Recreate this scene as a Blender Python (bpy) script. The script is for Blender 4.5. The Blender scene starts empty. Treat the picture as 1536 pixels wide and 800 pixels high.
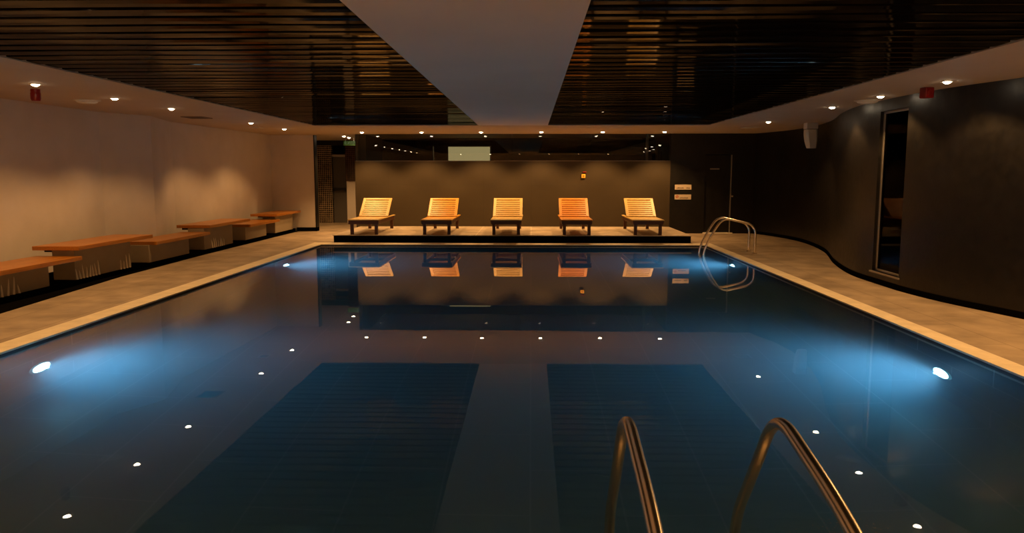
import bpy, bmesh, math, random
from mathutils import Vector, Matrix
random.seed(7)
scn = bpy.context.scene
COL = scn.collection
PI = math.pi

# ------------------------------------------------------------------ helpers
def bx(bm, lo, hi, bev=0.0):
    x0, y0, z0 = lo; x1, y1, z1 = hi
    c = [(x0,y0,z0),(x1,y0,z0),(x1,y1,z0),(x0,y1,z0),(x0,y0,z1),(x1,y0,z1),(x1,y1,z1),(x0,y1,z1)]
    v = [bm.verts.new(p) for p in c]
    fs = [bm.faces.new([v[i] for i in f]) for f in ((3,2,1,0),(4,5,6,7),(0,1,5,4),(1,2,6,5),(2,3,7,6),(3,0,4,7))]
    if bev:
        es = set()
        for f in fs: es.update(f.edges)
        bmesh.ops.bevel(bm, geom=list(es), offset=bev, segments=2, affect='EDGES', profile=0.6)
    return v

def obox(bm, c, size, mat=None, bev=0.0):
    """box centred on c, turned by a 3x3 matrix"""
    t = bmesh.new(); s = [a/2 for a in size]
    bx(t, [-a for a in s], s, bev)
    m = Matrix.Translation(c) @ (mat.to_4x4() if mat is not None else Matrix())
    bmesh.ops.transform(t, matrix=m, verts=t.verts)
    me = bpy.data.meshes.new('tmp'); t.to_mesh(me); t.free(); bm.from_mesh(me); bpy.data.meshes.remove(me)

def prism(bm, pts, z0, z1):
    b = [bm.verts.new((x, y, z0)) for x, y in pts]; t = [bm.verts.new((x, y, z1)) for x, y in pts]
    n = len(pts)
    bm.faces.new(t); bm.faces.new(b[::-1])
    for i in range(n): bm.faces.new((b[i], b[(i+1) % n], t[(i+1) % n], t[i]))

def lathe(bm, prof, c=(0,0,0), n=24, sx=1.0, sy=1.0):
    rings = []
    for r, z in prof:
        if r < 1e-6: rings.append([bm.verts.new((c[0], c[1], c[2]+z))])
        else: rings.append([bm.verts.new((c[0]+sx*r*math.cos(2*PI*k/n), c[1]+sy*r*math.sin(2*PI*k/n), c[2]+z)) for k in range(n)])
    for a, b in zip(rings, rings[1:]):
        if len(a) == 1 and len(b) == 1: continue
        for k in range(n):
            q = [a[k % len(a)], a[(k+1) % n % len(a)], b[(k+1) % n % len(b)], b[k % len(b)]]
            u = []
            for w in q:
                if w not in u: u.append(w)
            if len(u) > 2: bm.faces.new(u)

def smooth_path(pts, sub=8):
    pts = [Vector(p) for p in pts]; out = []
    for i in range(len(pts)-1):
        p0 = pts[max(i-1,0)]; p1 = pts[i]; p2 = pts[i+1]; p3 = pts[min(i+2,len(pts)-1)]
        for k in range(sub):
            t = k/sub
            out.append(0.5*((2*p1)+(p2-p0)*t+(2*p0-5*p1+4*p2-p3)*t*t+(3*p1-p0-3*p2+p3)*t**3))
    out.append(pts[-1]); return out

def round_path(pts, r, n=6):
    """polyline whose inner corners are rounded like bent tube"""
    pts = [Vector(p) for p in pts]; out = [pts[0]]
    for i in range(1, len(pts)-1):
        a, b, c = pts[i-1], pts[i], pts[i+1]
        u = (a-b); v = (c-b); rr = min(r[i-1] if isinstance(r, (list, tuple)) else r, u.length*.49, v.length*.49)
        p = b+u.normalized()*rr; q = b+v.normalized()*rr
        for k in range(n+1):
            t = k/n; out.append((1-t)**2*p+2*t*(1-t)*b+t*t*q)
    out.append(pts[-1]); return out

def tube(bm, pts, r, n=14):
    rings = []; ref = None
    for i, p in enumerate(pts):
        d = (pts[min(i+1,len(pts)-1)]-pts[max(i-1,0)]).normalized()
        if ref is None: ref = d.orthogonal().normalized()
        ref = (ref-d*ref.dot(d)).normalized(); b = d.cross(ref)
        rings.append([bm.verts.new(p+r*(math.cos(2*PI*k/n)*ref+math.sin(2*PI*k/n)*b)) for k in range(n)])
    for a, b in zip(rings, rings[1:]):
        for k in range(n): bm.faces.new((a[k], a[(k+1) % n], b[(k+1) % n], b[k]))
    bm.faces.new(rings[0][::-1]); bm.faces.new(rings[-1])

def obj(name, bm, mat, parent=None, smooth=False):
    bmesh.ops.recalc_face_normals(bm, faces=bm.faces)
    me = bpy.data.meshes.new(name); bm.to_mesh(me); bm.free()
    if smooth:
        for p in me.polygons: p.use_smooth = True
    o = bpy.data.objects.new(name, me); COL.objects.link(o)
    if mat: me.materials.append(mat)
    if smooth:
        try: me.set_sharp_from_angle(angle=math.radians(40))
        except Exception: pass
    if parent: o.parent = parent
    return o

def tag(o, label, cat, group=None, kind=None):
    o['label'] = label; o['category'] = cat
    if group: o['group'] = group
    if kind: o['kind'] = kind
    return o

def thing(name, label, cat, loc=(0,0,0), rz=0, group=None):
    o = bpy.data.objects.new(name, None); o.empty_display_size = .1; COL.objects.link(o)
    o.location = loc; o.rotation_euler = (0,0,rz)
    return tag(o, label, cat, group)

def struct(name, bm, mat, parent=None, smooth=False):
    o = obj(name, bm, mat, parent, smooth)
    if parent is None: o['kind'] = 'structure'
    return o

def dup(root, loc, label=None, group=None):
    r = root.copy(); COL.objects.link(r); r.location = loc
    if label: r['label'] = label
    if group: r['group'] = group
    for ch in list(root.children):
        c = ch.copy(); COL.objects.link(c); c.parent = r
        for g in list(ch.children):
            d = g.copy(); COL.objects.link(d); d.parent = c
    return r

# ------------------------------------------------------------------ materials
def mat(name, col, rough=.5, metal=0.0, spec=.5, coat=0.0):
    m = bpy.data.materials.new(name); m.use_nodes = True
    b = m.node_tree.nodes['Principled BSDF']
    b.inputs['Base Color'].default_value = (*col, 1); b.inputs['Roughness'].default_value = rough
    b.inputs['Metallic'].default_value = metal; b.inputs['Specular IOR Level'].default_value = spec
    b.inputs['Coat Weight'].default_value = coat
    return m

def N(m, t, **kw):
    n = m.node_tree.nodes.new(t)
    for k, v in kw.items(): setattr(n, k, v)
    return n
def L(m, a, b): m.node_tree.links.new(a, b)
def P(m): return m.node_tree.nodes['Principled BSDF']

def add_noise(m, c1, c2, scale, detail=4, bump=0.0, stretch=(1,1,1), rough=None, lo=.3, hi=.7):
    tc = N(m, 'ShaderNodeTexCoord'); mp = N(m, 'ShaderNodeMapping'); mp.inputs['Scale'].default_value = stretch
    L(m, tc.outputs['Object'], mp.inputs['Vector'])
    nz = N(m, 'ShaderNodeTexNoise'); nz.inputs['Scale'].default_value = scale; nz.inputs['Detail'].default_value = detail
    L(m, mp.outputs[0], nz.inputs['Vector'])
    rp = N(m, 'ShaderNodeValToRGB'); e = rp.color_ramp.elements
    e[0].position = lo; e[1].position = hi; e[0].color = (*c1,1); e[1].color = (*c2,1)
    L(m, nz.outputs[0], rp.inputs[0]); L(m, rp.outputs[0], P(m).inputs['Base Color'])
    if rough:
        mr = N(m, 'ShaderNodeMapRange'); mr.inputs['To Min'].default_value = rough[0]; mr.inputs['To Max'].default_value = rough[1]
        L(m, nz.outputs[0], mr.inputs[0]); L(m, mr.outputs[0], P(m).inputs['Roughness'])
    if bump:
        bp = N(m, 'ShaderNodeBump'); bp.inputs['Strength'].default_value = bump; bp.inputs['Distance'].default_value = .02
        L(m, nz.outputs[0], bp.inputs['Height']); L(m, bp.outputs[0], P(m).inputs['Normal'])
    return m

def tiles(m, c1, c2, joint, w, h, mortar=.006, axes='XY', noise=3.0, amount=.25, offset=0.5, bump=.3):
    """large tiles with joints, laid over two object axes"""
    tc = N(m, 'ShaderNodeTexCoord'); sp = N(m, 'ShaderNodeSeparateXYZ'); cb = N(m, 'ShaderNodeCombineXYZ')
    L(m, tc.outputs['Object'], sp.inputs[0])
    L(m, sp.outputs[axes[0]], cb.inputs['X']); L(m, sp.outputs[axes[1]], cb.inputs['Y'])
    br = N(m, 'ShaderNodeTexBrick'); br.offset = offset
    br.inputs['Scale'].default_value = 1; br.inputs['Brick Width'].default_value = w; br.inputs['Row Height'].default_value = h
    br.inputs['Mortar Size'].default_value = mortar; br.inputs['Mortar Smooth'].default_value = .1
    br.inputs['Color1'].default_value = (*c1,1); br.inputs['Color2'].default_value = (*c2,1); br.inputs['Mortar'].default_value = (*joint,1)
    L(m, cb.outputs[0], br.inputs['Vector'])
    nz = N(m, 'ShaderNodeTexNoise'); nz.inputs['Scale'].default_value = noise; nz.inputs['Detail'].default_value = 5
    L(m, tc.outputs['Object'], nz.inputs['Vector'])
    mr = N(m, 'ShaderNodeMapRange'); mr.inputs['From Min'].default_value = .3; mr.inputs['From Max'].default_value = .7
    mr.inputs['To Min'].default_value = 1-amount; mr.inputs['To Max'].default_value = 1+amount
    L(m, nz.outputs[0], mr.inputs[0])
    mx = N(m, 'ShaderNodeMix', data_type='RGBA', blend_type='MULTIPLY'); mx.inputs[0].default_value = 1
    L(m, br.outputs['Color'], mx.inputs[6]); L(m, mr.outputs[0], mx.inputs[7]); L(m, mx.outputs[2], P(m).inputs['Base Color'])
    if bump:
        bp = N(m, 'ShaderNodeBump'); bp.invert = True; bp.inputs['Strength'].default_value = bump; bp.inputs['Distance'].default_value = .004
        L(m, br.outputs['Fac'], bp.inputs['Height']); L(m, bp.outputs[0], P(m).inputs['Normal'])
    return m

def emit(name, col, s):
    m = bpy.data.materials.new(name); m.use_nodes = True; nt = m.node_tree
    nt.nodes.remove(nt.nodes['Principled BSDF']); e = nt.nodes.new('ShaderNodeEmission')
    e.inputs[0].default_value = (*col,1); e.inputs[1].default_value = s
    nt.links.new(e.outputs[0], nt.nodes['Material Output'].inputs[0]); return m

WARM = (1.0, .51, .175)
COOL = (.55, .80, 1.0)

M = {}
M['plaster'] = add_noise(mat('warm white plaster', (.62,.56,.49), .85, spec=.2), (.60,.54,.47), (.66,.60,.53), 2.0)
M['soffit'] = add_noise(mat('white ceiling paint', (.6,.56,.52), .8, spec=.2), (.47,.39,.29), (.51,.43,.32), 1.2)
def lacquer(name, col, gloss, rough):
    m = bpy.data.materials.new(name); m.use_nodes = True; nt = m.node_tree; nt.nodes.remove(nt.nodes['Principled BSDF'])
    d = nt.nodes.new('ShaderNodeBsdfDiffuse'); d.inputs[0].default_value = (*col,1)
    g = nt.nodes.new('ShaderNodeBsdfGlossy'); g.inputs[0].default_value = (*gloss,1); g.inputs['Roughness'].default_value = rough
    f = nt.nodes.new('ShaderNodeFresnel'); f.inputs[0].default_value = 1.45
    x = nt.nodes.new('ShaderNodeMixShader')
    nt.links.new(f.outputs[0], x.inputs[0]); nt.links.new(d.outputs[0], x.inputs[1]); nt.links.new(g.outputs[0], x.inputs[2])
    nt.links.new(x.outputs[0], nt.nodes['Material Output'].inputs[0]); return m
M['slat'] = lacquer('black lacquered slat', (.005,.004,.003), (.32,.30,.27), .07)
M['strip'] = add_noise(mat('pale grey ceiling strip', (.7,.66,.6), .8, spec=.2), (.70,.64,.56), (.74,.68,.60), 1.2)  # lighter, greyer tone than the soffit, for the strip between the slats
M['void'] = mat('black void', (.004,.004,.004), .9, spec=.1)
M['dark_wall'] = add_noise(mat('charcoal satin paint', (.02,.017,.015), .34, spec=.4), (.0055,.005,.0045), (.010,.009,.008), 9, bump=.15, rough=(.3,.46))
M['taupe'] = tiles(mat('taupe wall tile', (.2,.16,.1), .55, spec=.3), (.050,.037,.0195), (.052,.0385,.020), (.042,.032,.017), 1.2, .6, .004, 'XZ', 1.5, .06, 0)
M['deck'] = tiles(mat('brown slate deck tile', (.3,.24,.18), .55, spec=.35), (.38,.30,.205), (.33,.26,.18), (.22,.17,.115), .9, .6, .006, 'YX', 2.6, .28)
M['platform'] = tiles(mat('platform tile', (.3,.24,.18), .5, spec=.35), (.48,.40,.29), (.40,.33,.235), (.60,.52,.40), 1.2, .9, .010, 'XY', 2.2, .25, 0)
M['coping'] = tiles(mat('cream stone coping', (.6,.5,.33), .55, spec=.35), (.84,.74,.53), (.80,.70,.50), (.66,.57,.40), 1.2, 1.2, .003, 'YX', 6, .10, 0)
M['black_stone'] = mat('black stone', (.004,.0037,.0033), .8, spec=0.0)
M['base_plaster'] = add_noise(mat('taupe plaster', (.4,.33,.23), .85, spec=.2), (.34,.285,.20), (.38,.32,.225), 3)
M['ridge'] = mat('near white ridge', (.9,.84,.70), .7)
M['lip'] = mat('dark brown lip', (.05,.033,.02), .6)  # dark brown band below the cream top of the coping
M['pool_tile'] = tiles(mat('dark slate pool tile', (.1,.12,.14), .45), (.035,.046,.055), (.031,.041,.05), (.34,.38,.38), 1.2, .62, .007, 'YX', 2, .15, .5)
M['pool_wall'] = tiles(mat('dark slate pool wall tile', (.1,.12,.14), .45), (.03,.038,.045), (.027,.034,.041), (.22,.25,.26), 1.2, .62, .008, 'YZ', 2, .15, .5)
M['pool_wall_x'] = tiles(mat('dark slate pool end tile', (.1,.12,.14), .45), (.03,.038,.045), (.027,.034,.041), (.22,.25,.26), 1.2, .62, .008, 'XZ', 2, .15, .5)
M['steel'] = mat('brushed stainless steel', (.90,.80,.64), .27, 1.0)
M['dull_steel'] = mat('dull grey metal', (.45,.42,.37), .45, .8)
M['white_plastic'] = mat('off white plastic', (.62,.57,.48), .45)
M['red_plastic'] = mat('red plastic', (.22,.006,.006), .35)
M['dark_metal'] = mat('black metal', (.02,.02,.02), .4, .6)
M['frame_grey'] = mat('grey painted steel', (.10,.09,.08), .45)
M['vent'] = mat('brown vent grille', (.16,.12,.09), .6)
def wood(name, a, b, rough=.42):
    return add_noise(mat(name, a, rough, spec=.4), a, b, 5, 5, bump=.05, stretch=(.6,14,14))
M['wood_pale'] = wood('pale teak', (.54,.36,.10), (.68,.48,.16))
M['wood_orange'] = wood('orange teak', (.58,.26,.018), (.70,.37,.035))
M['wood_amber'] = wood('amber teak', (.52,.19,.012), (.68,.29,.024))
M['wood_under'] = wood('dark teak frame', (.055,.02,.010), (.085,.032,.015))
M['bench_wood'] = add_noise(mat('varnished red brown wood', (.42,.19,.035), .36, coat=.1), (.32,.105,.009), (.50,.20,.018), 4, 5, stretch=(14,.5,14))
M['lens'] = emit('warm lamp', (1.0,.78,.52), 45)
M['lens_out'] = M['lens']
M['pool_lens'] = emit('cool pool lamp', (.70,.88,1.0), 22)
M['lit_pane'] = emit('lit cream window', (1.0,.80,.40), .42)

# black mosaic
mm = mat('black mosaic', (.012,.008,.006), .12)
M['mosaic'] = tiles(mm, (.015,.010,.008), (.03,.018,.012), (.50,.39,.24), .058, .058, .006, 'XZ', 8, .3, 0, .6)
M['mosaic_red'] = tiles(mat('dark red mosaic', (.03,.01,.008), .15), (.028,.010,.008), (.04,.014,.01), (.12,.06,.03), .058, .058, .006, 'XZ', 8, .3, 0, .6)

# glass of the clerestory and the window in the curved wall
def glass(name, tint, rough=0.0, ior=1.5, gl=.9):
    m = bpy.data.materials.new(name); m.use_nodes = True; nt = m.node_tree; nt.nodes.remove(nt.nodes['Principled BSDF'])
    t = nt.nodes.new('ShaderNodeBsdfTransparent'); t.inputs[0].default_value = (*tint,1)
    g = nt.nodes.new('ShaderNodeBsdfGlossy'); g.inputs[0].default_value = (gl,gl,gl,1); g.inputs['Roughness'].default_value = rough
    f = nt.nodes.new('ShaderNodeFresnel'); f.inputs[0].default_value = ior
    x = nt.nodes.new('ShaderNodeMixShader')
    nt.links.new(f.outputs[0], x.inputs[0]); nt.links.new(t.outputs[0], x.inputs[1]); nt.links.new(g.outputs[0], x.inputs[2])
    nt.links.new(x.outputs[0], nt.nodes['Material Output'].inputs[0]); return m
M['glass'] = glass('dark glass', (.80,.80,.74))
M['window_glass'] = glass('smoked glass', (.3,.3,.3), 0, 1.22, .28)

def water_mat():
    m = bpy.data.materials.new('pool water'); m.use_nodes = True; nt = m.node_tree; nt.nodes.remove(nt.nodes['Principled BSDF'])
    out = nt.nodes['Material Output']
    g = nt.nodes.new('ShaderNodeBsdfGlass'); g.inputs['IOR'].default_value = 1.33; g.inputs['Roughness'].default_value = 0
    g.inputs[0].default_value = (1,1,1,1)
    tc = nt.nodes.new('ShaderNodeTexCoord'); nz = nt.nodes.new('ShaderNodeTexNoise'); nz.inputs['Scale'].default_value = 1.6; nz.inputs['Detail'].default_value = 1
    bp = nt.nodes.new('ShaderNodeBump'); bp.inputs['Strength'].default_value = .02; bp.inputs['Distance'].default_value = .02
    nt.links.new(tc.outputs['Object'], nz.inputs['Vector']); nt.links.new(nz.outputs[0], bp.inputs['Height']); nt.links.new(bp.outputs[0], g.inputs['Normal'])
    nt.links.new(g.outputs[0], out.inputs['Surface'])
    s = nt.nodes.new('ShaderNodeVolumeScatter'); s.inputs['Color'].default_value = (.45,.75,1.0,1); s.inputs['Density'].default_value = .6; s.inputs['Anisotropy'].default_value = .0
    a = nt.nodes.new('ShaderNodeVolumeAbsorption'); a.inputs['Color'].default_value = (.10,.66,.88,1); a.inputs['Density'].default_value = .85
    ad = nt.nodes.new('ShaderNodeAddShader'); nt.links.new(s.outputs[0], ad.inputs[0]); nt.links.new(a.outputs[0], ad.inputs[1])
    nt.links.new(ad.outputs[0], out.inputs['Volume']); return m
M['water'] = water_mat()

# ------------------------------------------------------------------ measures (metres; deck at z = 0, room runs along +y)
CZ = 2.475                    # soffit
PX0, PX1, PY0, PY1 = -4.45, 3.65, 2.72, 16.12   # pool
WZ = -.027                     # water level
PD = -1.65                    # pool floor
SX0, SX1, SY0, SY1 = -4.48, 3.63, .6, 16.0      # slatted fields
CX0, CX1 = -1.09, .335        # plain strip between them
BY = 19.4                     # back wall
WALL_R = [(6.4,-2.5),(6.3,1),(6.0,4),(5.62,6),(5.10,7.95),(4.83,8.98),(4.722,9.85),(4.722,10.72),(4.745,11.3),(4.86,12.0),(5.11,13.03),(5.60,14.7),(5.87,16.2),(5.93,17.4),(5.80,18.45),(5.55,19.35)]

# ------------------------------------------------------------------ room shell
bm = bmesh.new()
for lo, hi in [((-7.6,-2.5),(PX0-.24,20.2)), ((PX1+.20,-2.5),(6.9,19.6)), ((PX0-.24,PY1+.42),(PX1+.20,20.2)), ((PX0-.24,-2.5),(PX1+.20,PY0-.24)), ((-7.6,20.2),(-4.2,25.2))]:
    bx(bm, (lo[0],lo[1],-.12), (hi[0],hi[1],0))
struct('floor', bm, M['deck'])

# coping: four straight runs of cream stone
cop = [((PX0-.25,PY0-.25),(PX0,PY1+.42)), ((PX1,PY0-.25),(PX1+.20,PY1+.42)), ((PX0,PY1),(PX1,PY1+.42)), ((PX0,PY0-.25),(PX1,PY0))]
for i, (lo, hi) in enumerate(cop):
    bm = bmesh.new(); bx(bm, (lo[0],lo[1],-.012), (hi[0],hi[1],.004)); struct(f'trim_{i+1}', bm, M['coping'])
    bm = bmesh.new(); bx(bm, (lo[0],lo[1],-.075), (hi[0],hi[1],-.012)); struct(f'trim_{i+11}', bm, M['lip'])

# black strip of floor and black kerb along the benches
bm = bmesh.new(); prism(bm, [(-6.97,5.0),(-5.42,5.0),(-5.70,8.0),(-5.98,11.0),(-6.05,14.0),(-6.05,19.86),(-6.97,19.86)], .0, .006); struct('trim_5', bm, M['black_stone'])
bm = bmesh.new(); bx(bm, (-6.95,4.0,.006), (-6.14,19.84,.076)); struct('trim_6', bm, M['black_stone'])

# pool basin
bm = bmesh.new(); bx(bm, (PX0-.2,PY0-.2,PD-.1), (PX1+.2,PY1+.2,PD)); struct('pool_floor', bm, M['pool_tile'])
bm = bmesh.new(); bx(bm, (PX0-.2,PY0-.2,PD), (PX0+.0,PY1+.2,-.075)); struct('pool_wall_left', bm, M['pool_wall'])
bm = bmesh.new(); bx(bm, (PX1,PY0-.2,PD), (PX1+.2,PY1+.2,-.075)); struct('pool_wall_right', bm, M['pool_wall'])
bm = bmesh.new(); bx(bm, (PX0,PY1,PD), (PX1,PY1+.2,-.075)); struct('pool_wall_back', bm, M['pool_wall_x'])
bm = bmesh.new(); bx(bm, (PX0,PY0-.2,PD), (PX1,PY0,-.075)); struct('pool_wall_front', bm, M['pool_wall_x'])
bm = bmesh.new(); bx(bm, (PX0-.03,PY0-.03,PD-.03), (PX1+.03,PY1+.03,WZ)); w = struct('water', bm, M['water'])

# ceiling: plain soffit round two slatted fields and a plain strip between them
bm = bmesh.new()
T = CZ+.12
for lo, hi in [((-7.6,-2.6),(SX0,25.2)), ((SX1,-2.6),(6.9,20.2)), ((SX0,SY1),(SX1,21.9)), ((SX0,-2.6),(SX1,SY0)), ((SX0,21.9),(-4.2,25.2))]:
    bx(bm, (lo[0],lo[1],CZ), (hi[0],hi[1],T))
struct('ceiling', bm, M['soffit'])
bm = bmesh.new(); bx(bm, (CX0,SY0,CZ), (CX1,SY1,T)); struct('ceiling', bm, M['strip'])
bm = bmesh.new(); bx(bm, (-7.6,-2.6,T), (6.9,25.2,T+.05)); struct('ceiling_backing', bm, M['void'])
def slat_field(x0, x1, seed):
    rnd = random.Random(seed); bm = bmesh.new(); pitch = .262; n = int((SY1-SY0)/pitch)
    for i in range(n):
        yc = SY1-pitch*(i+.5); y0, y1 = yc-.098, yc+.098
        tilt = rnd.gauss(0, .75); segs = 8; rows = []
        ph = rnd.uniform(0, 6.28); am = rnd.uniform(.2, .7)
        for k in range(segs+1):
            x = x0+(x1-x0)*k/segs
            a = math.radians(tilt+am*.6*math.sin(ph+2.2*k/segs*PI)); dz = .098*math.sin(a)
            zc = CZ+.012+.0018*math.sin(ph*2+k)
            sec = [(y0+.006, zc-dz), (yc, zc-.0012), (y1-.006, zc+dz), (y1, zc+dz+.006), (y1, zc+.05), (y0, zc+.05), (y0, zc-dz+.006)]
            rows.append([bm.verts.new((x, y, z)) for y, z in sec])
        m_ = len(rows[0])
        for a, b in zip(rows, rows[1:]):
            for k in range(m_): bm.faces.new((a[k], a[(k+1) % m_], b[(k+1) % m_], b[k]))
        bm.faces.new(rows[0]); bm.faces.new(rows[-1][::-1])
    return bm
struct('ceiling_slats', slat_field(SX0+.004, CX0-.004, 3), M['slat'])
struct('ceiling_slats', slat_field(CX1+.004, SX1-.004, 11), M['slat'])

# left wall with its splayed pilaster, end return, alcove
prof = [(-6.93,-2.5),(-6.95,12.35),(-6.53,13.2),(-6.90,14.75),(-6.72,19.85),(-7.6,19.85),(-7.6,-2.5)]
bm = bmesh.new(); prism(bm, prof, 0, CZ+.05); struct('wall_left', bm, M['plaster'])
bm = bmesh.new(); bx(bm, (-6.9,19.85,0), (-5.60,20.05,CZ+.05)); struct('wall_end', bm, M['plaster'])
bm = bmesh.new(); bx(bm, (-6.1,19.825,0), (-5.58,19.85,.10)); bx(bm, (-5.60,19.825,0), (-5.575,20.06,.10)); struct('baseboard_left', bm, M['black_stone'])
bm = bmesh.new(); bx(bm, (-5.605,19.84,.10), (-5.575,20.06,CZ)); struct('trim_7', bm, M['dark_metal'])

# alcove behind the left end
bm = bmesh.new(); bx(bm, (-7.6,25.0,0), (-4.2,25.2,CZ+.05)); bx(bm, (-7.7,20.05,0), (-7.6,25.2,CZ+.05)); bx(bm, (-4.38,19.6,0), (-4.2,25.2,CZ+.05))
struct('wall_alcove', bm, M['dark_wall'])
bm = bmesh.new(); bx(bm, (-7.4,23.2,0), (-6.02,23.4,CZ-.03)); struct('wall_mosaic', bm, M['mosaic'])
bm = bmesh.new(); bx(bm, (-7.5,23.18,CZ-.14), (-4.4,23.5,CZ)); struct('trim_8', bm, M['dark_wall'])

# back wall: taupe tile to 1.80 m, dark glass above, charcoal wall to its right
bm = bmesh.new(); bx(bm, (-4.43,BY-.04,0), (3.46,BY+.18,1.80)); struct('wall_back', bm, M['taupe'])
DX0, DX1, DZ = 4.32, 4.98, 1.96
bm = bmesh.new()
bx(bm, (3.46,BY-.04,0), (DX0,BY+.18,CZ+.05)); bx(bm, (DX1,BY-.04,0), (6.2,BY+.18,CZ+.05)); bx(bm, (DX0,BY-.04,DZ), (DX1,BY+.18,CZ+.05))
struct('wall_back', bm, M['dark_wall'])
# dark room behind the clerestory
bm = bmesh.new(); bx(bm, (-4.2,21.75,0), (3.7,21.9,CZ+.05)); bx(bm, (3.46,BY+.18,0), (3.6,21.75,CZ+.05))
struct('wall_behind_glass', bm, M['void'])
# clerestory glazing
win = thing('window_1', 'dark', 'window'); del win['label']; del win['category']; win['kind'] = 'structure'
n = 4
for k in range(n):
    a = -4.43+(7.89)*k/n; b = -4.43+7.89*(k+1)/n
    bm = bmesh.new(); bx(bm, (a+.004,BY+.03,1.80), (b-.004,BY+.042,CZ)); obj('pane', bm, M['glass'], win)
bm = bmesh.new(); bx(bm, (-4.43,BY+.02,1.80), (3.46,BY+.055,1.812)); obj('sill_channel', bm, M['dull_steel'], win)
for xx in (-4.43, 2.86):
    bm = bmesh.new(); bx(bm, (xx,BY+.06,1.80), (xx+.06,BY+.12,CZ)); obj('mullion', bm, M['frame_grey'], win)
# lit room seen through the glass
lw = thing('window_2', 'x', 'window'); del lw['label']; del lw['category']; lw['kind'] = 'structure'
s = (21.6)/BY
bm = bmesh.new(); bx(bm, (-2.09*s,21.70,1.5), (-1.04*s,21.72,1.5+.66*s)); obj('lit_pane', bm, M['lit_pane'], lw)
bm = bmesh.new()
for a, b in [((-2.09*s-.03,1.5),(-2.09*s,1.5+.66*s+.03)), ((-1.04*s,1.5),(-1.04*s+.03,1.5+.66*s+.03)), ((-2.09*s,1.5+.66*s),(-1.04*s,1.5+.66*s+.03))]:
    bx(bm, (a[0],21.68,a[1]), (b[0],21.74,b[1]))
obj('frame', bm, M['frame_grey'], lw)

# door in the charcoal wall
d1 = thing('door_1', 'x', 'door'); del d1['label']; del d1['category']; d1['kind'] = 'structure'
bm = bmesh.new(); bx(bm, (DX0+.006,BY+.0,.015), (DX1-.03,BY+.04,DZ-.006), .003); obj('door_leaf', bm, M['dark_wall'], d1)
bm = bmesh.new(); bx(bm, (DX1-.020,BY-.055,.022), (DX1-.004,BY+.03,DZ-.004)); obj('edge_strip', bm, M['dull_steel'], d1)
bm = bmesh.new(); bx(bm, (DX0-.02,BY-.14,0), (DX1+.04,BY+.02,.022)); obj('threshold', bm, M['ridge'], d1)
bm = bmesh.new(); bx(bm, (4.45,BY-.008,1.59), (4.68,BY+.0,1.622)); obj('door_plate', bm, M['dull_steel'], d1)
bm = bmesh.new(); lathe(bm, [(0,0),(.022,0),(.026,.02),(.02,.04),(0,.045)], n=16)
kn = obj('door_knob', bm, M['steel'], d1, True); kn.rotation_euler = (PI/2,0,0); kn.location = (DX1+.03,BY-.04,.93)

# curved charcoal wall on the right with a tall opening between y 9.9 and 10.67
def wall_pts():
    pts = smooth_path([(x,y,0) for x, y in WALL_R], 8); out = []
    for p in pts:
        out.append((p.x, p.y))
    return out
WP = wall_pts()
WY0, WY1, WB, WT = 9.90, 10.68, .165, 2.325
def wx(y):
    for (x0,y0),(x1,y1) in zip(WP, WP[1:]):
        if y0 <= y <= y1: return x0+(x1-x0)*(y-y0)/(y1-y0+1e-9)
    return WP[-1][0]
ys = sorted([p[1] for p in WP if not (WY0-.02 < p[1] < WY1+.02)]+[WY0, WY1])
line = [(wx(y), y) for y in ys]
def wall_strip(bm, pts, z0, z1, th=.22):
    """a run of the curved wall: the room face and the back follow the same curve"""
    prism(bm, [(x, y) for x, y in pts]+[(x+th, y) for x, y in reversed(pts)], z0, z1)
lower = [p for p in line if p[1] <= WY0+1e-6]; upper = [p for p in line if p[1] >= WY1-1e-6]
bm = bmesh.new()
wall_strip(bm, lower, 0, CZ+.05); wall_strip(bm, upper, 0, CZ+.05)
mid = [p for p in line if WY0-1e-6 <= p[1] <= WY1+1e-6]
wall_strip(bm, mid, 0, WB); wall_strip(bm, mid, WT, CZ+.05)
o = struct('wall_right', bm, M['dark_wall'], smooth=True)
bm = bmesh.new(); wall_strip(bm, [(x-.012,y) for x, y in line], 0, .07, .012)
struct('baseboard_right', bm, M['black_stone'])
w3 = thing('window_3', 'x', 'window'); del w3['label']; del w3['category']; w3['kind'] = 'structure'
X = wx(10.3)
bm = bmesh.new()
for lo, hi in [((X+.05,WY0,WB),(X+.09,WY0+.03,WT)), ((X+.05,WY1-.035,WB),(X+.09,WY1,WT)), ((X+.05,WY0,WB),(X+.09,WY1,WB+.03)), ((X+.05,WY0,WT-.03),(X+.09,WY1,WT))]:
    bx(bm, lo, hi, .003)
obj('window_frame', bm, M['dull_steel'], w3)
bm = bmesh.new(); bx(bm, (X+.064,WY0+.03,WB+.03), (X+.074,WY1-.035,WT-.03)); obj('pane', bm, M['window_glass'], w3)
bm = bmesh.new(); bx(bm, (X-.012,WY0-.03,WB-.022), (X+.06,WY1+.05,WB), .003); obj('window_sill', bm, M['dull_steel'], w3)
bm = bmesh.new(); bx(bm, (X+.30,WY0-.6,0), (X+.34,WY1+.6,CZ)); obj('dark_backing', bm, M['void'], w3)

# wall behind the camera
bm = bmesh.new(); bx(bm, (-7.6,-2.65,0), (6.9,-2.5,CZ+.05)); struct('wall_front', bm, M['plaster'])

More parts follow.
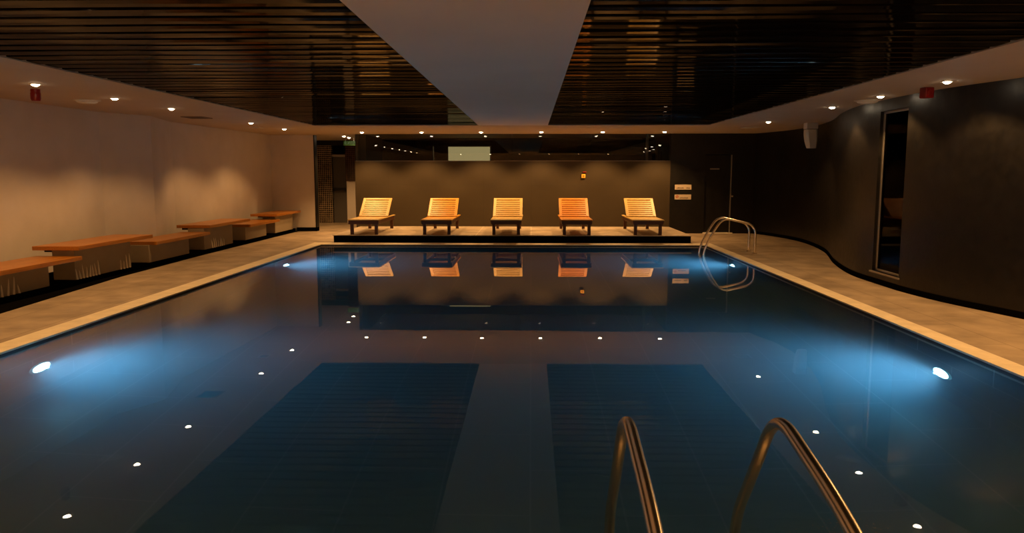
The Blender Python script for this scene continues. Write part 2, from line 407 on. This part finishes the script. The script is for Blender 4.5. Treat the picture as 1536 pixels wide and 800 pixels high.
# ------------------------------------------------------------------ alcove door and column
d2 = thing('door_2', 'x', 'door'); del d2['label']; del d2['category']; d2['kind'] = 'structure'
bm = bmesh.new(); bx(bm, (-6.02,23.34,0), (-5.56,23.39,1.98), .004); obj('door_leaf', bm, M['frame_grey'], d2)
bm = bmesh.new()
for lo, hi in [((-6.06,23.3,0),(-6.02,23.42,2.06)), ((-5.60,23.3,0),(-5.545,23.42,2.06)), ((-6.06,23.3,1.99),(-5.545,23.42,2.06))]: bx(bm, lo, hi, .003)
obj('door_frame', bm, M['dull_steel'], d2)
bm = bmesh.new(); bx(bm, (-6.0,23.24,.98), (-5.61,23.3,1.06), .01); bx(bm, (-5.98,23.3,.97), (-5.93,23.35,1.07)); bx(bm, (-5.68,23.3,.97), (-5.63,23.35,1.07)); obj('push_bar', bm, M['dark_metal'], d2)
bm = bmesh.new(); bx(bm, (-5.53,23.0,0), (-5.27,23.3,1.26)); struct('trim_9', bm, M['plaster'])
bm = bmesh.new(); bx(bm, (-5.55,22.98,1.26), (-5.30,23.3,CZ)); bx(bm, (-5.30,22.98,1.26), (-5.25,23.3,CZ)); struct('trim_10', bm, M['mosaic_red'])

# ------------------------------------------------------------------ lounger platform
pf = thing('lounger_platform', 'low platform of brown tiles with a black riser under the five loungers', 'platform', (0,0,0))
bm = bmesh.new(); bx(bm, (-4.32,16.57,.15), (3.455,BY-.045,.165)); obj('tiled_top', bm, M['platform'], pf)
bm = bmesh.new(); bx(bm, (-4.30,16.585,0), (3.44,BY-.045,.15)); obj('riser', bm, M['black_stone'], pf)

# ------------------------------------------------------------------ sun loungers
def lounger(label, w, loc, group):
    t = thing('sun_lounger', label, 'sun lounger', loc, 0, group)
    W, LEN, SH = .685, 2.05, .335        # origin under the middle of the front edge
    bm = bmesh.new()                      # apron and side rails, dark underneath
    bx(bm, (-W/2+.012,.012,SH-.105), (W/2-.012,.045,SH-.022), .004)
    for s_ in (-1, 1):
        x = s_*(W/2-.03); bx(bm, (x-.017,.045,SH-.105), (x+.017,LEN-.02,SH-.022), .004)
    bx(bm, (-W/2+.047,LEN-.05,SH-.105), (W/2-.047,LEN-.02,SH-.03), .004)
    bx(bm, (-W/2+.047,1.02,SH-.09), (W/2-.047,1.055,SH-.035), .004)
    obj('frame', bm, M['wood_under'], t)
    bm = bmesh.new()                      # seat of slats between two edge boards
    for s_ in (-1, 1):
        x = s_*(W/2-.03); bx(bm, (x-.03,0,SH-.022), (x+.03,LEN,SH), .004)
    y = .0
    while y < 1.10:
        bx(bm, (-W/2+.062,y,SH-.022), (W/2-.062,y+.068,SH), .004); y += .078
    obj('seat', bm, w, t)
    bm = bmesh.new()                      # backrest: two stiles, top rail and eight slats, hinged at y = 1.14
    bl = .70
    y = .015
    while y < bl-.06:
        bx(bm, (-W/2+.065,y,.002), (W/2-.065,y+.052,.020), .003); y += .077
    bx(bm, (-W/2+.067,bl-.055,0), (W/2-.067,bl,.026), .004)
    b = obj('backrest', bm, w, t); b.location = (0,1.12,SH-.004); b.rotation_euler = (math.radians(34.5),0,0)
    for s_ in (-1, 1):
        bm = bmesh.new(); x = s_*(W/2-.035); bx(bm, (x-.032,0,0), (x+.032,bl,.026), .004); obj('stile', bm, w, b)
    bm = bmesh.new()                      # strut that props the backrest up
    for s_ in (-1, 1): obox(bm, (s_*(W/2-.075),1.66,SH+.11), (.022,.03,.38), Matrix.Rotation(math.radians(-22),3,'X'), .003)
    bx(bm, (-W/2+.07,1.72,SH-.03), (W/2-.07,1.75,SH-.005), .003)
    obj('back_prop', bm, M['wood_under'], t)
    for sx in (-1, 1):
        for yy in (.06, LEN-.13):
            bm = bmesh.new(); x = sx*(W/2-.075)
            bx(bm, (x-.034,yy,0), (x+.034,yy+.068,SH-.022), .005); obj('leg', bm, M['wood_under'], t)
    return t
GL = 'wooden sun loungers on the platform'
LX = [-3.655,-2.06,-.545,.99,2.53]
lounger('pale slatted wooden sun lounger at the end of the row by the mosaic wall', M['wood_pale'], (LX[0],16.62,.165), GL)
lounger('orange slatted wooden sun lounger between two pale ones, below the lit window', M['wood_orange'], (LX[1],16.62,.165), GL)
lounger('pale slatted wooden sun lounger in the middle of the five', M['wood_pale'], (LX[2],16.62,.165), GL)
lounger('deep orange slatted wooden sun lounger under the yellow call point', M['wood_amber'], (LX[3],16.62,.165), GL)
lounger('pale slatted wooden sun lounger at the end of the row beside the two wall signs', M['wood_pale'], (LX[4],16.62,.165), GL)

# ------------------------------------------------------------------ benches along the left wall
def bench(label, y0, y1, zt, b0, b1, ribs, group, back=-6.60):
    t = thing('bench', label, 'bench', (-6.3,y0,0), 0, group)
    ox, oy = 6.3, -y0
    def B(lo, hi, bev=0): bx(bm, (lo[0]+ox,lo[1]+oy,lo[2]), (hi[0]+ox,hi[1]+oy,hi[2]), bev)
    bm = bmesh.new(); B((back,y0,zt-.055), (-5.975,y1,zt), .006); obj('bench_top', bm, M['bench_wood'], t)
    bm = bmesh.new(); B((-6.40,b0,.078), (-6.10,b1,zt-.055), .008)
    base = obj('bench_base', bm, M['base_plaster'], t)
    rnd = random.Random(int(y0*10))
    for yy in ribs:  # near-white tapering ridges emulate the streaks low on the bench base
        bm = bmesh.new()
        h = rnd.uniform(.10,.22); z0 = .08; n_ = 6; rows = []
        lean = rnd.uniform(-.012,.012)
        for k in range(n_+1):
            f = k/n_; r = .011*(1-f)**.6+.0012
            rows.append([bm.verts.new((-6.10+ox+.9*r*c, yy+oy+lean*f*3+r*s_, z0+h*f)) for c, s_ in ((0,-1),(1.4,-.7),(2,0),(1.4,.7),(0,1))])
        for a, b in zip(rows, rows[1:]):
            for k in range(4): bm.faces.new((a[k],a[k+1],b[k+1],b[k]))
        bm.faces.new(rows[0]); obj('pale_ridge', bm, M['ridge'], base)
    bm = bmesh.new(); B((-6.52,b0+.03,zt-.09), (-6.40,b1-.03,zt-.055))
    obj('support_rail', bm, M['dark_metal'], t)
    return t
GB = 'wooden benches along the left wall'
bench('low bench cut off by the picture edge, partly under the tall bench beside it', 8.0, 10.02, .405, 8.0, 9.49, [8.3+.1*k for k in range(7)], GB)
bench('tall red-brown bench below the plain wall, its near end beside the picture-edge bench', 9.95, 11.96, .54, 10.05, 11.50, [10.08+.075*k for k in range(8)]+[11.18,11.27,11.36,11.44], GB)
bench('low bench below the wall pilaster, between the two nearer tall benches', 12.08, 14.13, .415, 12.05, 13.50, [], GB, -6.51)
bench('tall bench just past the pilaster, third step up in the row of benches', 14.12, 16.20, .54, 14.14, 15.52, [14.5+.09*k for k in range(7)], GB)
bench('low bench squeezed between the last two tall benches', 16.2, 18.12, .415, 16.22, 17.52, [], GB)
bench('tall bench at the far end against the wall corner', 17.9, 19.80, .545, 18.14, 19.50, [], GB)

# ------------------------------------------------------------------ pool ladders
def ladder(name, label, path2d, rad, gap, place, flange_u):
    """path2d: (u, z) with u from the water towards the deck; place maps (u, v, z) to the room, v across the ladder"""
    t = thing(name, label, 'pool ladder', place(0,0,0)); o0 = Vector(place(0,0,0))
    for v in (-gap/2, gap/2):
        bm = bmesh.new()
        tube(bm, [Vector(place(p.x,v,p.z))-o0 for p in round_path([(u,0,z) for u, z in path2d], rad, 8)], .0215, 16)
        rail = obj('rail', bm, M['steel'], t, True)
        bm = bmesh.new(); c = Vector(place(flange_u,v,0))-o0
        lathe(bm, [(.021,.014),(.028,.014),(.046,.006),(.046,0),(.021,0)], c, 20); obj('flange', bm, M['steel'], rail, True)
    for z in (-.38,-.66,-.94):
        bm = bmesh.new(); a = Vector(place(-.02,-gap/2,z))-o0; b = Vector(place(.07,gap/2,z))-o0
        bx(bm, (min(a.x,b.x),min(a.y,b.y),z-.015), (max(a.x,b.x),max(a.y,b.y),z+.015), .006); obj('step', bm, M['steel'], t)
    return t
far_path = [(0.03,-1.12),(0.0,.02),(.15,.36),(.36,.675),(.88,.55),(.965,.44),(.965,0)]
ladder('pool_ladder', 'steel pool ladder at the far corner beside the dark door', far_path, [.2,.2,.16,.1,.1], .40, lambda u, v, z: (3.235+u, 14.67-v, z), .965)
near_path = [(0.05,-1.12),(.0,-.12),(.07,.12),(.29,.40),(.50,.685),(1.06,.59),(1.36,.50),(1.42,.36),(1.42,0)]
ladder('pool_ladder', 'steel pool ladder close to the camera, its tall handrails rising from the near edge', near_path, [.2,.1,.3,.2,.3,.1,.08], .52, lambda u, v, z: (.59+v, 3.10-u, z), 1.42)

# ------------------------------------------------------------------ lamps
def spot(name, parent, loc, power, col, size, blend, rot=(0,0,0), rad=.03):
    l = bpy.data.lights.new(name, 'SPOT'); l.energy = power; l.color = col; l.spot_size = math.radians(size); l.spot_blend = blend; l.shadow_soft_size = rad
    o = bpy.data.objects.new(name, l); COL.objects.link(o); o.parent = parent; o.location = loc; o.rotation_euler = rot
    return o
DOWN_W = 95
proto = {}
def downlight(x, y, label, group, power=DOWN_W, cone=126, blend=.45):
    t = thing('recessed_downlight', label, 'ceiling light', (x,y,CZ), 0, group)
    if not proto:
        bm = bmesh.new(); lathe(bm, [(.043,-.001),(.046,-.007),(.060,-.006),(.064,0),(.043,0)], n=28); r = obj('trim_ring', bm, M['white_plastic'], t, True)
        bm = bmesh.new(); lathe(bm, [(0,-.026),(.018,-.024),(.034,-.015),(.043,-.001)], n=24); l = obj('lamp_lens', bm, M['lens'], t, True)
        proto['r'], proto['l'] = r, l
    else:
        for k in ('r','l'):
            c = proto[k].copy(); COL.objects.link(c); c.parent = t
    spot('beam', t, (0,0,-.05), power, WARM, cone, blend)
    return t
GD = 'recessed downlights in the soffit'
for y, s_ in [(8.5,'directly over the left red alarm beacon'),(10.12,'beside the left oval ceiling fitting'),(11.72,'just before the left square ceiling vent'),(15.05,'fourth from the camera in the left soffit'),(17.08,'last one of the left soffit, near the wall end')]:
    downlight(-5.46, y, 'recessed downlight '+s_, GD, DOWN_W*.8)
names = ['first from the left','second from the left','third from the left','third from the right','second from the right','first from the right']
for x, s_ in zip([-4.05,-2.62,-1.20,.235,1.69,3.15], names): downlight(x, 18.5, 'recessed downlight in the row of six over the loungers, '+s_, GD, DOWN_W*1.9, 114, .5)
for x, y, s_ in [(4.52,15.0,'on the right soffit over the far pool ladder'),(4.46,11.72,'on the right soffit beside the wall speaker'),(4.44,10.08,'on the right soffit beside the right oval fitting'),(4.44,8.5,'on the right soffit, the nearest to the camera of its row')]:
    downlight(x, y, 'recessed downlight '+s_, GD, DOWN_W*.7)
downlight(-4.95, 20.4, 'recessed downlight before the green exit sign', GD, DOWN_W*1.2); downlight(-5.0, 21.2, 'recessed downlight right above the green exit sign', GD)
GO = 'downlights beyond the picture edge'
for x, y in [(-5.46,6.9),(-5.46,5.3),(-5.46,3.7),(-5.46,2.0),(5.0,6.9),(5.1,5.3),(5.1,3.5),(-3.6,-.7),(-2.1,-.7),(-.6,-.7),(.9,-.7),(2.4,-.7),(3.9,-.7)]:
    downlight(x, y, 'recessed downlight outside the picture edge', GO, DOWN_W*(3 if y < 0 else 1.6 if x > 2 and y < 8 else 1.1 if y < 6 else .8), 166 if x > 2 and 0 < y < 8 else 126)

pp = {}
def pool_light(x, y, z, side, label, power=225):
    t = thing('underwater_light', label, 'pool light', (x,y,z), 0 if side > 0 else PI, 'underwater lights in the pool walls')
    if not pp:
        bm = bmesh.new(); lathe(bm, [(.125,0),(.125,.026),(.15,.028),(.165,.018),(.165,0)], n=32); bmesh.ops.rotate(bm, verts=bm.verts, matrix=Matrix.Rotation(PI/2,3,'Y')); pp['b'] = obj('bezel', bm, M['steel'], t, True)
        bm = bmesh.new(); lathe(bm, [(0,.058),(.04,.055),(.08,.046),(.11,.034),(.125,.024)], n=32); bmesh.ops.rotate(bm, verts=bm.verts, matrix=Matrix.Rotation(PI/2,3,'Y')); pp['l'] = obj('lens', bm, M['pool_lens'], t, True)
    else:
        for k in ('b','l'):
            c = pp[k].copy(); COL.objects.link(c); c.parent = t
    spot('beam', t, (.072,0,0), power, COOL, 160, 1.0, (0,-PI/2,0), .015)
    return t
pool_light(PX0, 6.68, -.95, 1, 'glowing underwater light in the near part of the left pool wall')
pool_light(PX0, 13.65, -.95, 1, 'glowing underwater light in the far left corner of the pool')
pool_light(PX1, 6.72, -.95, -1, 'glowing underwater light in the near part of the right pool wall')
pool_light(PX1, 13.80, -.95, -1, 'glowing underwater light below the far pool ladder')

# ------------------------------------------------------------------ small fittings
def beacon(x, y, label):
    t = thing('alarm_beacon', label, 'alarm', (x,y,CZ), 0, 'red alarm beacons')
    bm = bmesh.new(); lathe(bm, [(0,0),(.052,0),(.052,-.03),(.045,-.035)], n=24); obj('mount', bm, M['red_plastic'], t, True)
    bm = bmesh.new(); lathe(bm, [(.05,-.03),(.056,-.05),(.056,-.11),(.045,-.135),(0,-.14)], n=24); obj('lens', bm, M['red_plastic'], t, True)
beacon(-5.80, 9.02, 'red round alarm beacon hanging from the left soffit')
def sounder(x, y, label):
    t = thing('alarm_beacon', label, 'alarm', (x,y,CZ), math.radians(12), 'red alarm beacons')
    bm = bmesh.new(); bx(bm, (-.055,-.055,-.12), (.055,.055,0), .012); obj('housing', bm, M['red_plastic'], t)
    bm = bmesh.new(); lathe(bm, [(0,.012),(.025,.008),(.032,0)], n=18); f = obj('sounder_face', bm, M['red_plastic'], t, True); f.rotation_euler = (PI/2,0,0); f.location = (0,-.055,-.06)
sounder(4.53, 9.10, 'red square alarm box hanging from the right soffit against the dark wall')
def oval(x, y, rz, label):
    t = thing('emergency_light', label, 'ceiling fitting', (x,y,CZ), rz, 'oval white ceiling fittings')
    bm = bmesh.new(); lathe(bm, [(0,-.02),(.8,-.02),(1,-.012),(1,0)], n=28, sx=.17, sy=.075); obj('base_plate', bm, M['white_plastic'], t, True)
    bm = bmesh.new(); lathe(bm, [(0,-.055),(.6,-.05),(.85,-.035),(.9,-.018)], n=28, sx=.15, sy=.06); obj('diffuser', bm, M['white_plastic'], t, True)
oval(-5.95, 10.33, math.radians(35), 'oval white fitting on the left soffit')
oval(4.50, 10.60, math.radians(-30), 'oval white fitting on the right soffit above the tall window')
def vent(x, y, sx, sy, label, m):
    t = thing('ceiling_vent', label, 'vent', (x,y,CZ), 0, 'vents in the soffit')
    bm = bmesh.new()
    for lo, hi in [((-sx,-sy),(sx,-sy+.03)),((-sx,sy-.03),(sx,sy)),((-sx,-sy+.03),(-sx+.03,sy-.03)),((sx-.03,-sy+.03),(sx,sy-.03))]: bx(bm, (*lo,-.012), (*hi,0), .003)
    vf = obj('vent_frame', bm, m, t)
    bm = bmesh.new(); k = -sy+.045
    while k < sy-.04:
        obox(bm, (0,k,-.006), (2*sx-.06,.022,.003), Matrix.Rotation(.6,3,'X')); k += .03
    obj('louvre', bm, m, vf)
    bm = bmesh.new(); bx(bm, (-sx+.02,-sy+.02,-.002), (sx-.02,sy-.02,0)); obj('vent_back', bm, M['void'], t)
vent(-5.87, 13.55, .19, .22, 'dark square vent in the left soffit before the pilaster', M['vent'])
vent(-5.89, 16.5, .12, .14, 'small pale vent in the left soffit near the far end', M['white_plastic'])
vent(4.69, 16.76, .17, .2, 'pale square vent in the right soffit over the dark door', M['white_plastic'])

# wall speaker on the curved wall
t = thing('wall_speaker', 'cream curved speaker hanging under the right soffit on the dark wall', 'speaker', (5.45,15.35,CZ))
bm = bmesh.new(); bx(bm, (-.11,-.10,-.12), (.11,.10,0), .012); obj('ceiling_bracket', bm, M['white_plastic'], t)
bm = bmesh.new(); rows = []
for k in range(11):
    f = k/10; z = -.13-.36*f; hw = .11-.035*f*f; yy = -.10-.05*math.sin(f*PI*.9); off = -.03*f+.05*f*f
    rows.append([bm.verts.new(p) for p in [(-hw+off,yy+.03,z),(-hw*.7+off,yy,z),(hw*.7+off,yy,z),(hw+off,yy+.03,z),(hw+off,.06-.03*f,z),(-hw+off,.06-.03*f,z)]])
for a, b in zip(rows, rows[1:]):
    for k in range(6): bm.faces.new((a[k],a[(k+1)%6],b[(k+1)%6],b[k]))
bm.faces.new(rows[0]); bm.faces.new(rows[-1][::-1]); obj('speaker_body', bm, M['white_plastic'], t, True)
bm = bmesh.new(); bx(bm, (-.09,-.07,-.135), (.09,.05,-.115)); obj('gap_strip', bm, M['dark_metal'], t)

# signs on the charcoal wall: pale plates whose small lettering cannot be read, the lower one with a red mark
M['sign'] = mat('pale sign plate', (.60,.50,.36), .5)
M['ink'] = mat('dark ink', (.05,.03,.015), .6)
M['red_ink'] = mat('orange red ink', (.45,.09,.03), .6)
def sign(z, label, runs, mark):
    t = thing('wall_sign', label, 'sign', (3.785,BY-.04,z), 0, 'pale signs on the charcoal wall')
    bm = bmesh.new(); bx(bm, (-.205,-.012,-.062), (.205,0,.062), .003); pl = obj('plate', bm, M['sign'], t)
    bm = bmesh.new(); rnd = random.Random(int(z*100))
    for a, b in runs:
        x = a
        while x < b:
            wd = rnd.uniform(.008,.014); bx(bm, (x,-.0135,-.034), (x+wd,-.012,-.034+rnd.uniform(.018,.03))); x += wd+.006
    obj('lettering', bm, M['ink'], pl)
    if mark:
        bm = bmesh.new(); lathe(bm, [(.02,0),(.036,0),(.036,.0016),(.02,.0016),(.02,0)], n=20); obox(bm, (0,0,.001), (.06,.01,.0016), Matrix.Rotation(.8,3,'Z'))
        m_ = obj('red_mark', bm, M['red_ink'], pl); m_.rotation_euler = (PI/2,0,0); m_.location = (-.145,-.012,.008)
sign(1.155, 'upper pale sign on the charcoal wall with a line of dark lettering', [(-.16,-.10),(-.085,.02),(.08,.17)], False)
sign(.91, 'lower pale sign on the charcoal wall with a red round mark', [(-.075,-.035),(-.015,.055),(.06,.115)], True)

# yellow and red call point on the taupe wall
M['yellow'] = mat('yellow plastic', (.85,.52,.06), .4)
t = thing('call_point', 'small yellow call point with red cap on the taupe wall', 'call point', (1.30,BY-.04,1.43))
bm = bmesh.new(); bx(bm, (-.048,-.05,-.048), (.048,0,.048), .008); hs = obj('housing', bm, M['yellow'], t)
bm = bmesh.new(); bx(bm, (-.02,-.054,-.025), (.02,-.05,.02), .001); obj('press_plate', bm, M['bench_wood'], hs)
bm = bmesh.new(); bx(bm, (-.02,-.03,.085), (.07,0,.115), .006); obj('red_cap', bm, M['red_plastic'], t)

# green exit sign
M['green'] = mat('green sign face', (.05,.14,.02), .4)
M['green_lit'] = emit('pale lit lettering', (.62,.75,.40), .12)
t = thing('exit_sign', 'small green exit sign hanging before the alcove door', 'sign', (-5.05,21.5,2.33))
bm = bmesh.new(); bx(bm, (-.175,-.015,-.065), (.175,.015,.06), .004); epanel = obj('panel', bm, M['green'], t)
bm = bmesh.new(); bx(bm, (-.12,-.006,.06), (-.11,.006,.15)); obj('hanger', bm, M['dull_steel'], t)
bm = bmesh.new(); bx(bm, (.11,-.006,.06), (.12,.006,.15)); obj('hanger', bm, M['dull_steel'], t)
cu = bpy.data.curves.new('exit_text', 'FONT'); cu.body = 'EXIT'; cu.size = .11; cu.extrude = .001; cu.align_x = 'CENTER'; cu.align_y = 'CENTER'; cu.space_character = 1.35
tmp = bpy.data.objects.new('exit_text', cu); COL.objects.link(tmp); bpy.context.view_layer.update()
tme = bpy.data.meshes.new_from_object(tmp.evaluated_get(bpy.context.evaluated_depsgraph_get())); bpy.data.objects.remove(tmp)
tme.materials.clear(); tme.materials.append(M['green_lit'])
tx = bpy.data.objects.new('lettering', tme); COL.objects.link(tx); tx.parent = epanel; tx.location = (0,-.0165,0); tx.rotation_euler = (PI/2,0,0)

# bubbles on the water by the near ladder
M['bubble'] = mat('bubble', (.6,.6,.55), .1)
bm = bmesh.new(); rnd = random.Random(5)
for k in range(150):
    x = 1.38+rnd.gauss(0,.13); y = 3.13+rnd.gauss(0,.07); r = rnd.uniform(.0012,.0028)
    lathe(bm, [(r,0),(r*.7,r*.6),(0,r*.9)], (x,y,WZ), 6)
o = obj('bubbles', bm, M['bubble']); tag(o, 'scatter of tiny bubbles on the water by the near ladder', 'bubbles', kind='stuff')

# ------------------------------------------------------------------ world, camera, colour
wd = bpy.data.worlds.new('dark'); wd.use_nodes = True; wd.node_tree.nodes['Background'].inputs[0].default_value = (0,0,0,1); scn.world = wd
cam = bpy.data.cameras.new('camera'); cam.sensor_width = 36; cam.lens = 27.0; cam.clip_end = 100
co = bpy.data.objects.new('camera', cam); COL.objects.link(co)
co.location = (0,0,1.5); co.rotation_euler = (PI/2-math.radians(6.929),0,math.radians(1.4315))
scn.camera = co
scn.view_settings.view_transform = 'Standard'; scn.view_settings.look = 'None'; scn.view_settings.gamma = 1; scn.view_settings.use_curve_mapping = False
scn.view_settings.exposure = 0.0
c = scn.cycles
c.use_denoising = True; c.max_bounces = 10; c.glossy_bounces = 6; c.transmission_bounces = 8; c.transparent_max_bounces = 8; c.volume_bounces = 1; c.diffuse_bounces = 4
c.sample_clamp_indirect = 6; c.caustics_reflective = True; c.caustics_refractive = True; c.use_light_tree = True
